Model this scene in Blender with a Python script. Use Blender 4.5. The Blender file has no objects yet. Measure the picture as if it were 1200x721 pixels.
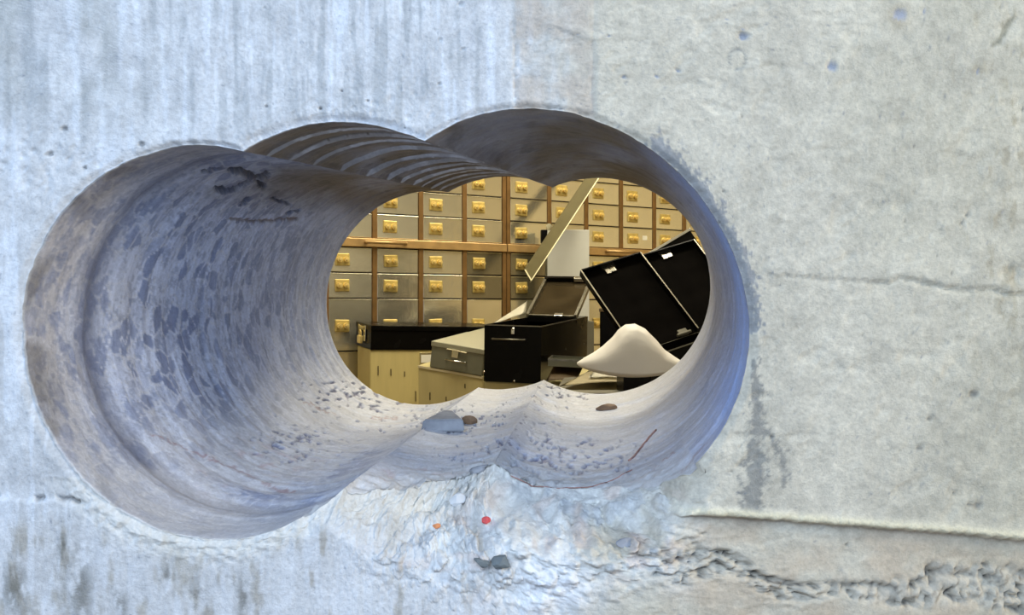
import bpy, bmesh, math, random
import numpy as np
from mathutils import Matrix, Vector, Euler
random.seed(7)
SC = bpy.context.scene
COL = SC.collection
F = 1046.0            # focal length in pixels of the 1200 x 721 frame
D1, D2 = 0.564, 1.064 # near and far face of the concrete wall
FLOOR_Z, CEIL_Z = -0.75, 1.55

# ------------------------------------------------------------------ helpers
def lin(c):
    c = np.asarray(c, float)
    return np.where(c <= 0.04045, c / 12.92, ((c + 0.055) / 1.055) ** 2.4)
def srgb(r, g, b):
    v = lin(np.array([r, g, b]) / 255.0)
    return (float(v[0]), float(v[1]), float(v[2]), 1.0)

def link(o, parent=None):
    COL.objects.link(o)
    if parent is not None:
        o.parent = parent
    return o
def obj(name, bm, mat, parent=None, smooth=False):
    me = bpy.data.meshes.new(name)
    bm.normal_update()
    bm.to_mesh(me); bm.free()
    if smooth:
        for p in me.polygons: p.use_smooth = True
    for m in (mat if isinstance(mat, (list, tuple)) else [mat]):
        me.materials.append(m)
    return link(bpy.data.objects.new(name, me), parent)
def tag(o, label, cat, group=None):
    o['label'] = label; o['category'] = cat
    if group: o['group'] = group
    return o
def thing(name, label, cat, mat=None, group=None):
    o = bpy.data.objects.new(name, None); o.empty_display_size = 0.05
    COL.objects.link(o)
    if mat is not None: o.matrix_world = mat
    return tag(o, label, cat, group)
def struct(o):
    o['kind'] = 'structure'; return o

def add_box(bm, lo, hi, M=None, bev=0.0, mi=0):
    r = bmesh.ops.create_cube(bm, size=1.0)
    vs = r['verts']
    lo = Vector(lo); hi = Vector(hi)
    for v in vs:
        v.co = Vector(((v.co.x + .5) * (hi.x - lo.x) + lo.x, (v.co.y + .5) * (hi.y - lo.y) + lo.y, (v.co.z + .5) * (hi.z - lo.z) + lo.z))
    fs = list({f for v in vs for f in v.link_faces})
    for f in fs: f.material_index = mi
    if bev > 0:
        es = list({e for v in vs for e in v.link_edges})
        rr = bmesh.ops.bevel(bm, geom=es, offset=bev, segments=2, affect='EDGES', profile=0.5)
        vs = list({v for f in rr['faces'] for v in f.verts} | {v for v in vs if v.is_valid})
    if M is not None:
        bmesh.ops.transform(bm, matrix=M, verts=vs)
    return vs
def box_bm(lo, hi, M=None, bev=0.0):
    bm = bmesh.new(); add_box(bm, lo, hi, M, bev); return bm
def add_cyl(bm, p0, p1, r0, r1=None, n=16):
    p0 = Vector(p0); p1 = Vector(p1); d = p1 - p0
    M = Matrix.Translation((p0 + p1) / 2) @ d.to_track_quat('Z', 'Y').to_matrix().to_4x4()
    bmesh.ops.create_cone(bm, cap_ends=True, segments=n, radius1=r0, radius2=r0 if r1 is None else r1, depth=d.length, matrix=M)
def add_tube(bm, pts, r, n=10):
    for a, b in zip(pts[:-1], pts[1:]): add_cyl(bm, a, b, r, n=n)
    for p in pts[1:-1]:
        bmesh.ops.create_uvsphere(bm, u_segments=n, v_segments=6, radius=r, matrix=Matrix.Translation(p))
def pose(rot, t):
    return Matrix.Translation(t) @ Euler(rot, 'XYZ').to_matrix().to_4x4()

# ------------------------------------------------------------------ materials
def mat(name, col, rough=0.5, metal=0.0, var=0.15, scale=30.0, bump=0.0, bscale=200.0, rvar=0.0, coat=0.0, col2=None, spec=0.5, stretch=None):
    m = bpy.data.materials.new(name); m.use_nodes = True
    nt = m.node_tree; N = nt.nodes; L = nt.links
    b = N['Principled BSDF']
    tc = N.new('ShaderNodeTexCoord'); mp = N.new('ShaderNodeMapping')
    L.new(tc.outputs['Object'], mp.inputs['Vector'])
    if stretch: mp.inputs['Scale'].default_value = stretch
    nz = N.new('ShaderNodeTexNoise'); nz.inputs['Scale'].default_value = scale; nz.inputs['Detail'].default_value = 5
    L.new(mp.outputs['Vector'], nz.inputs['Vector'])
    mix = N.new('ShaderNodeMix'); mix.data_type = 'RGBA'
    c = np.array(col[:3]); c2 = c * (1 - var) if col2 is None else np.array(col2[:3])
    mix.inputs['A'].default_value = (*c2, 1); mix.inputs['B'].default_value = (*(c * (1 + var * .5) if col2 is None else c), 1)
    rp = N.new('ShaderNodeMapRange'); rp.inputs['From Min'].default_value = .3; rp.inputs['From Max'].default_value = .7
    L.new(nz.outputs['Fac'], rp.inputs['Value'])
    L.new(rp.outputs['Result'], mix.inputs['Factor'])
    L.new(mix.outputs['Result'], b.inputs['Base Color'])
    b.inputs['Roughness'].default_value = rough; b.inputs['Metallic'].default_value = metal
    b.inputs['Coat Weight'].default_value = coat; b.inputs['Specular IOR Level'].default_value = spec
    if rvar:
        rr = N.new('ShaderNodeMapRange')
        rr.inputs['To Min'].default_value = max(rough - rvar, .02); rr.inputs['To Max'].default_value = rough + rvar
        L.new(nz.outputs['Fac'], rr.inputs['Value']); L.new(rr.outputs['Result'], b.inputs['Roughness'])
    if bump:
        n2 = N.new('ShaderNodeTexNoise'); n2.inputs['Scale'].default_value = bscale; n2.inputs['Detail'].default_value = 4
        L.new(mp.outputs['Vector'], n2.inputs['Vector'])
        bp = N.new('ShaderNodeBump'); bp.inputs['Strength'].default_value = bump; bp.inputs['Distance'].default_value = .002
        L.new(n2.outputs['Fac'], bp.inputs['Height']); L.new(bp.outputs['Normal'], b.inputs['Normal'])
    return m

STEEL = [mat('brushed_steel', srgb(232, 226, 204), .17, .88, .12, 9, .5, 11, .07),
         mat('brushed_steel_dull', srgb(222, 217, 196), .22, .85, .16, 7, .5, 9, .08),
         mat('brushed_steel_bright', srgb(238, 234, 216), .13, .9, .10, 8, .5, 12, .06),
         mat('brushed_steel_dark', srgb(142, 136, 116), .2, .8, .2, 7, .10, 10, .06)]
STEEL_EDGE = mat('steel_edge', srgb(232, 224, 190), .25, .9, .1)
BRONZE = mat('bronze_trim', srgb(132, 100, 58), .42, .5, .25, 25)
BRONZE_LT = mat('bronze_rail', srgb(190, 156, 104), .36, .55, .2, 25)
BRASS = mat('brass', srgb(252, 226, 150), .3, .7, .2, 60)
BRASS_PLATE = mat('brass_plate', srgb(206, 182, 108), .45, .45, .25, 60)
DARK_GAP = mat('cabinet_dark', srgb(46, 34, 20), .6, 0, .2)
BLACK = mat('black_enamel', srgb(13, 12, 11), .25, 0, .3, 20, .03, 60, .08, spec=.09)
BLACK_IN = mat('black_lining', srgb(14, 13, 12), .6, 0, .3, 25, .05, 80, .1, spec=.0)
WORN = mat('worn_rim', srgb(134, 130, 116), .3, .9, .3, 60)
CHROME = mat('chrome', srgb(220, 220, 214), .18, 1.0, .1)
GREYPAINT = mat('grey_enamel', srgb(124, 124, 106), .42, .15, .1, 30, .04, 90, .06)
GREYTOP = mat('grey_enamel_lid', srgb(158, 156, 136), .38, .2, .08, 30, .03, 90, .06)
CREAM = mat('cream_paint', srgb(190, 174, 116), .55, 0, .07, 9, .08, 40, .08, stretch=(6, 6, 1))
CREAM2 = mat('cream_card', srgb(188, 174, 122), .6, 0, .07, 10, .08, 40, stretch=(5, 5, 1))
SLIT = mat('slit_mark', srgb(70, 58, 32), .8)
PAPER = mat('paper', srgb(226, 222, 206), .7, 0, .06, 20)
PANEL = mat('pale_grey_panel', srgb(188, 188, 180), .5, 0, .05, 10)
OLIVE = mat('olive_strip', srgb(118, 108, 66), .5, .2, .12, 20)
OLIVE_LT = mat('strip_edge', srgb(206, 198, 160), .45, .4, .1, 20)
BAG = mat('white_plastic', srgb(222, 219, 214), .6, 0, .04, 12)
CARD = mat('beige_card', srgb(196, 184, 150), .7, 0, .12, 20)
CARD_BR = mat('brown_card', srgb(96, 78, 50), .7, 0, .2, 20)
GREYCARD = mat('grey_carton', srgb(92, 88, 72), .6, 0, .15, 15)
VWALL = mat('vault_plaster', srgb(226, 210, 170), .8, 0, .06, 4)
VFLOOR = mat('vault_floor', srgb(120, 100, 72), .6, 0, .2, 6)
VCEIL = mat('vault_ceiling', srgb(238, 228, 200), .8, 0, .05, 4)
RUSTW = mat('rusty_wire', srgb(172, 132, 122), .8, 0, .3, 60)
RED = mat('red_fragment', srgb(214, 84, 84), .7, 0, .2, 80)
ORANGE = mat('orange_fragment', srgb(214, 140, 92), .7, 0, .2, 80)
STONE = mat('blue_grey_stone', srgb(150, 153, 160), .75, 0, .3, 70, .3, 300)
STONE_DK = mat('dark_green_stone', srgb(112, 120, 122), .75, 0, .3, 60, .3, 300)
STONE_WH = mat('pale_stone', srgb(208, 210, 212), .8, 0, .2, 60, .3, 300)
BROWN_CH = mat('brown_splinter', srgb(146, 118, 92), .8, 0, .3, 80)

# ------------------------------------------------------------------ numpy noise
def _h(ix, iy, iz, s):
    n = (ix.astype(np.int64) * 73856093) ^ (iy.astype(np.int64) * 19349663) ^ (iz.astype(np.int64) * 83492791) ^ (s * 2654435761)
    n = (n ^ (n >> 13)) & 0x7fffffff
    n = (n * (n * n * 15731 + 789221) + 1376312589) & 0x7fffffff
    return n / 0x7fffffff
def vnoise(x, y, z=None, s=0):
    z = np.zeros_like(x) if z is None else z
    ix, iy, iz = np.floor(x), np.floor(y), np.floor(z)
    fx, fy, fz = x - ix, y - iy, z - iz
    fx, fy, fz = [f * f * f * (f * (f * 6 - 15) + 10) for f in (fx, fy, fz)]
    r = 0
    for a in (0, 1):
        for b in (0, 1):
            for c in ((0, 1)):
                w = (fx if a else 1 - fx) * (fy if b else 1 - fy) * (fz if c else 1 - fz)
                r = r + w * _h(ix + a, iy + b, iz + c, s)
    return r * 2 - 1
def fbm(x, y, z=None, o=4, s=0):
    r = 0; a = 1.0; t = 0
    for k in range(o):
        f = 2.0 ** k
        r = r + a * vnoise(x * f + 13.7 * k, y * f - 7.1 * k, None if z is None else z * f + 3.3 * k, s + k); t += a; a *= .5
    return r / t
def worley(x, y, z=None, s=0):
    """distance to nearest point, second nearest, random id of nearest"""
    z3 = z is not None
    ix, iy = np.floor(x), np.floor(y); iz = np.floor(z) if z3 else np.zeros_like(x)
    f1 = np.full(x.shape, 9.0); f2 = f1.copy(); idv = np.zeros(x.shape)
    for a in (-1, 0, 1):
        for b in (-1, 0, 1):
            for c in ((-1, 0, 1) if z3 else (0,)):
                cx, cy, cz = ix + a, iy + b, iz + c
                d = (cx + _h(cx, cy, cz, s + 1) - x) ** 2 + (cy + _h(cx, cy, cz, s + 2) - y) ** 2
                if z3: d = d + (cz + _h(cx, cy, cz, s + 3) - z) ** 2
                rid = _h(cx, cy, cz, s + 4)
                near = d < f1
                f2 = np.where(near, f1, np.minimum(f2, d)); idv = np.where(near, rid, idv); f1 = np.where(near, d, f1)
    return np.sqrt(f1), np.sqrt(f2), idv
def ss(a, b, x):
    t = np.clip((x - a) / (b - a), 0, 1); return t * t * (3 - 2 * t)
def gauss(d, w): return np.exp(-(d / w) ** 2)
def polyline(x, pts):
    p = np.array(pts, float); return np.interp(x, p[:, 0], p[:, 1])
def seg_dist(x, y, pts):
    best = np.full(x.shape, 1e9); tt = np.zeros(x.shape); n = len(pts) - 1
    for i in range(n):
        a = np.array(pts[i], float); b = np.array(pts[i + 1], float); d = b - a
        t = np.clip(((x - a[0]) * d[0] + (y - a[1]) * d[1]) / (d @ d), 0, 1)
        q = np.hypot(x - a[0] - t * d[0], y - a[1] - t * d[1])
        tt = np.where(q < best, (i + t) / n, tt); best = np.minimum(best, q)
    return best, tt

# ------------------------------------------------------------------ the drilled concrete wall
# three overlapping core holes: centre, radius and ovality (as seen on the near and far faces)
LOBE_F = np.array([[241.5, 401.8, 225.0, -6.7, 6.5], [436.6, 368.8, 227.8, 4.6, 20.0], [641.5, 366.2, 236.8, -1.9, 12.4]])
LOBE_B = np.array([[500.9, 348.6, 121.6, -3.5, -3.0], [588.4, 331.5, 126.4, 2.1, -1.9], [701.4, 334.7, 128.7, 2.1, 0.2]])
def to_world(L, d):
    W = L.copy(); k = d / F
    W[:, 0] = (L[:, 0] - 600) * k; W[:, 1] = (360 - L[:, 1]) * k; W[:, 2:] *= k; W[:, 4] *= -1
    return W
WF, WB = to_world(LOBE_F, D1), to_world(LOBE_B, D2)
PH = np.linspace(-math.pi, math.pi, 4001)
def section(t):
    P = WF * (1 - t) + WB * t
    O = (P[0, :2] + P[2, :2]) / 2
    ds = []
    for cx, cz, r, a, b in P:
        q = r + a * np.cos(2 * PH) + b * np.sin(2 * PH)
        X = cx + q * np.cos(PH) - O[0]; Z = cz + q * np.sin(PH) - O[1]
        an = np.arctan2(Z, X); o = np.argsort(an)
        ds.append(np.interp(PH, an[o], np.hypot(X, Z)[o], period=2 * math.pi))
    return O, np.array(ds)
NS = [430, 300, 430, 440]           # samples per arc: right lobe, middle top, left lobe, middle bottom
NPHI = sum(NS)
def section_pts(t):
    O, ds = section(t)
    def cross(i, j, lo, hi):
        m = (PH > lo) & (PH < hi); d = (ds[i] - ds[j])[m]; p = PH[m]
        k = np.where(np.sign(d[:-1]) != np.sign(d[1:]))[0]
        k = k[0]; return p[k] + (p[k + 1] - p[k]) * d[k] / (d[k] - d[k + 1])
    rt = cross(2, 1, .1, math.pi / 2 + .6); rb = cross(2, 1, -math.pi / 2 - .6, -.1)
    lt = cross(0, 1, math.pi / 2 - .6, math.pi - .1); lb = cross(0, 1, -math.pi + .1, -math.pi / 2 + .6)
    angs = np.concatenate([np.linspace(rb, rt, NS[0], endpoint=False), np.linspace(rt, lt, NS[1], endpoint=False),
                           np.linspace(lt, lb + 2 * math.pi, NS[2], endpoint=False), np.linspace(lb, rb, NS[3], endpoint=False)])
    R = np.max([np.interp(angs, PH, d, period=2 * math.pi) for d in ds], axis=0)
    return np.c_[O[0] + R * np.cos(angs), O[1] + R * np.sin(angs)], angs
LOBE = np.concatenate([np.full(NS[0], 2), np.full(NS[1], 1), np.full(NS[2], 0), np.full(NS[3], 3)])
KS = 41
SECT = np.array([section_pts(k / (KS - 1))[0] for k in range(KS)])      # KS x NPHI x 2
FRONT_ANG = section_pts(0)[1]

def sect_at(t):                      # t : (..., NPHI) depth fractions
    q = np.clip(t, 0, 1) * (KS - 1); k = np.minimum(q.astype(int), KS - 2); f = (q - k)[..., None]
    idx = np.broadcast_to(np.arange(NPHI), t.shape)
    return SECT[k, idx] * (1 - f) + SECT[k + 1, idx] * f
PXM = D1 / F                         # metres per pixel on the near face
def px_front(X, Z): return 600 + X / PXM, 360 - Z / PXM

# depth of the broken lip at each rim angle
rim = SECT[0]; rx, ry = px_front(rim[:, 0], rim[:, 1])
is_bot = (ry > 420)
er = np.where(is_bot, ss(330, 520, rx) * (1 - ss(700, 830, rx)), 0.0)
er = er * (0.9 + .16 * fbm(rx / 60, ry / 60, o=2, s=5))
LIP = er * 0.085                                              # metres
lip_small = np.where(ry < 300, gauss(rx - 395, 110) * .0015, 0) + .0022 + .0012 * fbm(rx / 12, ry / 12, s=9)
LIPT = LIP + lip_small

MT = 270
tt = np.linspace(0, 1, MT) ** 0.92
YT = (D1 + LIPT)[None, :] + (D2 - D1 - LIPT)[None, :] * tt[:, None]
TT = (YT - D1) / (D2 - D1)
P2 = sect_at(TT)                                              # MT x NPHI x 2
TX, TZ = P2[..., 0].copy(), P2[..., 1].copy()
# outward normal in the section plane
dX = np.roll(TX, -1, 1) - np.roll(TX, 1, 1); dZ = np.roll(TZ, -1, 1) - np.roll(TZ, 1, 1)
ln = np.hypot(dX, dZ); NX, NZ = dZ / ln, -dX / ln
lob = np.broadcast_to(LOBE, TX.shape)
# soften displacement towards the sharp ridges between the lobes
seam = np.ones(NPHI); e = 0
for n in NS:
    q = np.arange(n); seam[e:e + n] = ss(0, 14, np.minimum(q, n - q)); e += n
TPX, TPY = 600 + F * TX / YT, 360 - F * TZ / YT               # where it lies on the photograph
def saw(y, knots, amp, soft=.075):
    out = np.zeros_like(y)
    for k0, k1, a in zip(knots[:-1], knots[1:], amp):
        u = (y - k0) / (k1 - k0); m = (u >= 0) & (u < 1)
        out = np.where(m, a * (u ** 1.2) * ss(1.0, 1 - soft, u), out)
    return out
ang = np.broadcast_to(np.arange(NPHI) / NPHI, TX.shape)
hel = TT + .01 * np.sin(ang * 2 * math.pi * 2)
k1 = [0, .07, .135, .22, .33, .45, .56, .64, .72, .78, .85, .92, 1.0]
a1 = [.0018, .0022, .0026, .0040, .0034, .0038, .0028, .0032, .0018, .0022, .0018, .0014]
disp = np.where(lob == 1, saw(hel, k1, a1), 0)
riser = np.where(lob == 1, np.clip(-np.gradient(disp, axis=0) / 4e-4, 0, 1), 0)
k2 = [0, .10, .16, .25, .33, .40, .52, .6, .7, .8, .9, 1]
disp += np.where(lob == 2, saw(hel, k2, [.002, .0012, .0016, .001, .0009, .0012, .0008, .001, .0008, .0008, .0006], .2) + .0045 * gauss(TT - .33, .10), 0)
k3 = [0, .12, .19, .27, .42, .55, .62, .7, .76, .82, .88, .94, 1]
disp += np.where(lob == 0, saw(hel, k3, [.0006, .0016, .0010, .0006, .0006, .0007, .0009, .0010, .0012, .0012, .001, .001], .25) + .0030 * gauss(TT - .15, .03) + .0012 * gauss(TT - .24, .02), 0)
ringn = (1 + 1.2 * (lob == 1)) * vnoise(hel * 130, ang * 3, s=21) * .00035 + vnoise(hel * 60, ang * 5, s=22) * .0004
disp += ringn
disp += fbm(TX * 30, YT * 30, TZ * 30, 4, 31) * .0012 + fbm(TX * 220, YT * 220, TZ * 220, 2, 37) * .00028
# chips torn out of the bore walls
def tunnel_marks(marks, lobes):
    m = np.zeros_like(TX); ok = np.isin(lob, lobes)
    for pts, w in marks:
        d, _ = seg_dist(TPX + 3 * fbm(TX * 300, YT * 300, TZ * 300, 2, 41), TPY + 3 * fbm(TX * 300, YT * 300, TZ * 300, 2, 43), pts)
        m = np.maximum(m, np.where(ok, ss(w, w * .3, d), 0))
    return m
chips = tunnel_marks([([(270, 200), (285, 203), (305, 208), (312, 204)], 4.5), ([(256, 222), (272, 222), (290, 214)], 4), ([(303, 214), (310, 218)], 3),
                      ([(290, 232), (284, 240)], 2.5), ([(318, 232), (340, 240)], 2.0), ([(352, 246), (338, 250)], 2), ([(240, 203), (262, 196)], 1.6), ([(222, 165), (228, 163)], 2)], [0])
groove_b = tunnel_marks([([(272, 257), (300, 259), (350, 256)], 2.2)], [0])
pits_b = np.zeros_like(TX)
botm = ((lob == 3) | ((lob == 2) & (TPY > 440)) | ((lob == 0) & (TPY > 440)))
cl = fbm(TPX / 5.0 - TPY / 9.0, TPY / 3.2 + TPX / 30, s=51, o=3)
zone = np.maximum.reduce([gauss(np.hypot((TPX - 640) / 95, (TPY - 538) / 26), 1), .9 * gauss(np.hypot((TPX - 420) / 60, (TPY - 465) / 22), 1),
                          .8 * gauss(np.hypot((TPX - 660) / 40, (TPY - 462) / 14), 1), .7 * gauss(np.hypot((TPX - 350) / 60, (TPY - 520) / 25), 1), .55 * gauss(np.hypot((TPX - 520) / 120, (TPY - 492) / 22), 1)])
pits_b = np.where(botm, ss(.22, .45, cl * (.38 + zone) + .10 * (zone - .5)), 0)
disp += chips * .007 + groove_b * .002 + pits_b * .0022
# soft erosion of the lower lip surface
rough_lip = np.where(LIP[None, :] > .003, gauss(TT - TT[0][None, :], .09), 0)
disp += rough_lip * (fbm(TX * 70, YT * 70, TZ * 70, 4, 61) * .0045 + .002)
disp *= (.15 + .85 * seam)[None, :]
end = ss(1.0, .985, TT)
TX += NX * disp * (.4 + .6 * end); TZ += NZ * disp * (.4 + .6 * end)

# ---- near face: rays from the rim out to a rectangle
O0 = (WF[0, :2] + WF[2, :2]) / 2
cx0, cy0 = px_front(O0[0], O0[1])
dx, dy = np.cos(FRONT_ANG), -np.sin(FRONT_ANG)
X0, X1, Y0, Y1 = -460., 1660., -360., 1080.
with np.errstate(divide='ignore', invalid='ignore'):
    tx = np.where(dx > 0, (X1 - cx0) / dx, (X0 - cx0) / dx); ty = np.where(dy > 0, (Y1 - cy0) / dy, (Y0 - cy0) / dy)
tout = np.minimum(tx, ty)
OX, OY = cx0 + tout * dx, cy0 + tout * dy
# snap the rays nearest the corners onto them
for qx, qy in ((X0, Y0), (X0, Y1), (X1, Y0), (X1, Y1)):
    k = np.argmin(np.hypot(OX - qx, OY - qy)); OX[k], OY[k] = qx, qy
MF = 330
ff = np.linspace(0, 1, MF) ** 1.5
FX = rx[None, :] + (OX - rx)[None, :] * ff[:, None]; FY = ry[None, :] + (OY - ry)[None, :] * ff[:, None]
rd = np.hypot(FX - rx[None, :], FY - ry[None, :])             # pixels from the rim
edge = ss(0, 200, np.minimum.reduce([FX - X0, X1 - FX, FY - Y0, Y1 - FY]))
H = np.zeros_like(FX)                                         # relief in pixels, + = towards the camera
left = 1 - ss(560, 720, FX)
H += 1.6 * fbm(FX / 160, FY / 160, s=71, o=3) + .55 * fbm(FX / 24, FY / 24, s=73, o=4) + .22 * fbm(FX / 6, FY / 6, s=75, o=2)
H += left * (1.5 * fbm(FX / 30, FY / 45, s=77, o=5) + .5 * np.abs(fbm(FX / 9, FY / 14, s=79, o=3)))
# trowel dents on the right
H += (1 - left) * (-1.6 * ss(.2, .6, fbm(FX / 30 + FY / 50, FY / 16, s=81, o=3)) + .8 * ss(.25, .6, fbm(FX / 22 - FY / 60, FY / 14, s=82, o=3)) + .35 * fbm(FX / 12, FY / 7, s=83, o=3))
# rough clumps in the upper left
clump = gauss(np.hypot((FX - 40) / 70, (FY - 190) / 40), 1) + .6 * gauss(np.hypot((FX - 450) / 90, (FY - 125) / 28), 1) + .4 * gauss(np.hypot((FX - 180) / 160, (FY - 175) / 20), 1)
wa, wb, wid = worley(FX / 11, FY / 11, s=85)
H += clump * (2.2 * fbm(FX / 14, FY / 14, s=87, o=4) - 2.0 * ss(.45, .15, wa) * (wid > .6))
# form-board seams and the coarse patch between them
jx = 1.5 * fbm(FX / 9, FY / 9, s=89, o=3)
patch = ss(601, 606, FX + 2 * jx) * ss(698, 694, FX + jx) * ss(0, 1, (FY - polyline(FX, [(603, 24), (625, 24), (650, 33), (690, 50)])) / 5 + 1) * ss(160, 128, FY)
upper_patch = ss(601, 606, FX + jx) * ss(698, 694, FX + jx) * ss(60, 20, FY)
H -= patch * 1.8; H += 1.3 * patch * fbm(FX / 12, FY / 12, s=91, o=4)
H -= 2.6 * gauss(FX - 603 - 2 * jx, 1.8) * ss(20, 30, FY) * ss(130, 118, FY)
H -= 1.5 * gauss(FX - 696 - jx * .6, 2.2) * ss(150, 130, FY)
# right-hand crack with a small step, opening to the right
yR = polyline(FX, [(860, 318), (940, 324), (1000, 327), (1040, 331), (1058, 324), (1075, 328), (1110, 337), (1150, 338), (1200, 346), (1300, 350)]) + 2.2 * jx
kR = ss(875, 935, FX)
H += kR * 2.2 * ss(1.5, -1.5, FY - yR) * gauss(np.minimum(FY - yR, 0), 26)
H -= kR * (1.2 + 3.2 * ss(1000, 1080, FX)) * gauss(FY - yR - 1, 1.6 + 1.2 * ss(1000, 1080, FX))
hol = gauss(np.hypot((FX - 1190) / 26, (FY - 322) / 15), 1)
H += hol * (5 * fbm(FX / 8, FY / 8, s=93, o=4) - 4)
# ledge: the upper lift stands proud of the recess below, a bead of cement along its edge
yL = polyline(FX, [(760, 600), (800, 603), (900, 609), (1000, 617), (1100, 624), (1200, 633), (1300, 640)]) + 1.0 * jx
kL = ss(765, 830, FX)
below = ss(-1.2, 2.0, FY - yL)
H += kL * (-11 * below * (1 - .55 * ss(30, 90, FY - yL)) + 3.4 * gauss(FY - yL + 6, 5.5))
# honeycombed seam low on the right
yH = polyline(FX, [(680, 636), (720, 640), (760, 652), (800, 668), (850, 658), (900, 686), (940, 694), (990, 692), (1060, 698), (1090, 690), (1130, 688), (1160, 690), (1200, 698), (1300, 705)]) + 5 * fbm(FX / 30, FY / 60, s=95, o=3)
wHn = polyline(FX, [(680, 26), (780, 22), (840, 15), (900, 12), (990, 9), (1060, 13), (1090, 23), (1200, 27), (1300, 27)])
kH = ss(690, 780, FX) * ss(1.25, .75, np.abs(FY - yH) / wHn + .35 * fbm(FX / 16, FY / 16, s=97, o=3))
hs = 13 + 8 * ss(1040, 1100, FX)
wpx, wpy = FX + 9 * fbm(FX / 22, FY / 22, s=195, o=2), FY + 9 * fbm(FX / 22, FY / 22, s=196, o=2)
sa, sb, sid = worley(wpx / 20, wpy / 15, s=99); sa3, sb3, sid3 = worley(wpx / 11, wpy / 9, s=98)
pick = (sid3 > .45) | (FX < 1050); sa, sb, sid = np.where(pick, sa3, sa), np.where(pick, sb3, sb), np.where(pick, sid3, sid)
bumps = np.sqrt(np.clip(1 - (sa / .75) ** 2, 0, 1))
H += kH * (-13 + 15 * bumps * (.5 + .6 * sid))
crk = ss(690, 780, FX) * gauss(FY - yH + wHn * .55 + 3 * fbm(FX / 10, FY / 10, s=101), 2.4) * ss(-.35, .25, fbm(FX / 22, FY / 50, s=103, o=3) + .2)
H -= 4 * crk
# broken rough zone below the bores
rz = np.clip(ss(380, 520, FX) * ss(860, 740, FX) * ss(548, 590, FY) * ss(745, 660, FY + 25 * fbm(FX / 40, FY / 40, s=105, o=3) + .14 * np.abs(FX - 640)), 0, 1)
ca, cb, cid = worley(FX / 17 + .6 * fbm(FX / 20, FY / 20, s=107), FY / 15 + .6 * fbm(FX / 20, FY / 20, s=108), s=109)
ca2, cb2, cid2 = worley(FX / 7, FY / 7, s=111)
cb_ = np.sqrt(np.clip(1 - (ca / .8) ** 2, 0, 1)); cb2_ = np.sqrt(np.clip(1 - (ca2 / .8) ** 2, 0, 1))
H += rz * (9 * fbm(FX / 30, FY / 26, s=113, o=5) + 11 * cb_ * cid ** 1.3 + 6 * cb2_ * cid2 - 8)
# a chipped crumbly fringe under the left bore
fr = gauss((rd - 10) / 22, 1) * np.where(FY > 560, 1, 0) * ss(330, 200, np.abs(FX - 330))
H += fr * (3.5 * fbm(FX / 14, FY / 10, s=115, o=4) + 2.5 * cb2_ * cid2 - 1.5)
# left-hand pour line
yC = polyline(FX, [(-90, 575), (0, 583), (30, 588), (60, 584), (100, 592), (130, 590), (190, 612)]) + 2 * jx
kC = ss(200, 120, FX)
H -= kC * 2.8 * ss(1, -1, (FY - yC) / 2) * gauss(np.minimum(FY - yC, 0), 40)
H -= kC * 6 * gauss(FY - yC + 2, 2.6) * ss(-.1, .3, fbm(FX / 14, FY / 40, s=117, o=3))
# pits
dark_pit = np.zeros_like(FX)
prs = random.Random(11)
pits = [(872, 42, 6, 4), (975, 77, 7, 4), (1055, 16, 9, 2), (795, 82, 3, 3), (1145, 83, 2.5, 3), (731, 90, 2.5, 3), (905, 512, 3, 3), (1078, 525, 3.5, 3), (1142, 462, 6, 3), (1138, 592, 4, 3), (1120, 577, 2.5, 3), (1147, 592, 5, 3), (1133, 252, 3.5, 3), (1128, 262, 3, 3), (1090, 490, 3, 3), (827, 628, 2.5, 4), (997, 640, 2.5, 4), (543, 57, 2.5, 3), (516, 46, 2.5, 3), (515, 98, 2.5, 3), (375, 127, 2, 3), (75, 150, 4, 5), (58, 180, 4, 5), (98, 196, 3, 4), (165, 168, 4, 4), (540, 5, 4, 4)]
for k in range(72):
    pits.append((prs.uniform(700, 1500), prs.uniform(-160, 590), prs.uniform(1.1, 2.4), 2.2))
for k in range(22):
    pits.append((prs.uniform(-60, 690), prs.uniform(-60, 160), prs.uniform(1.1, 2.2), 2.2))
for px, py, r, dp in pits:
    m = (np.abs(FX - px) < r * 3) & (np.abs(FY - py) < r * 3)
    d = np.hypot(FX[m] - px, (FY[m] - py) * 1.15) + .25 * r * fbm(FX[m] / 4, FY[m] / 4, s=119)
    H[m] -= dp * ss(r * 1.1, r * .55, d); dark_pit[m] = np.maximum(dark_pit[m], ss(r * 1.1, r * .6, d))
rg = np.hypot((FX - 864) / 1.0, (FY - 69) / 1.15); ring = gauss(rg - 10, 1.4) * ss(-.2, .2, fbm(FX / 7, FY / 7, s=121)); H -= 1.4 * ring
scr, _ = seg_dist(FX, FY, [(1165, 52), (1176, 40), (1186, 20)]); scratch = ss(4.5, 2, scr + 2 * fbm(FX / 8, FY / 8, s=123))
H -= 1.3 * scratch
H *= edge
FYW = D1 - H * PXM
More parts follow.
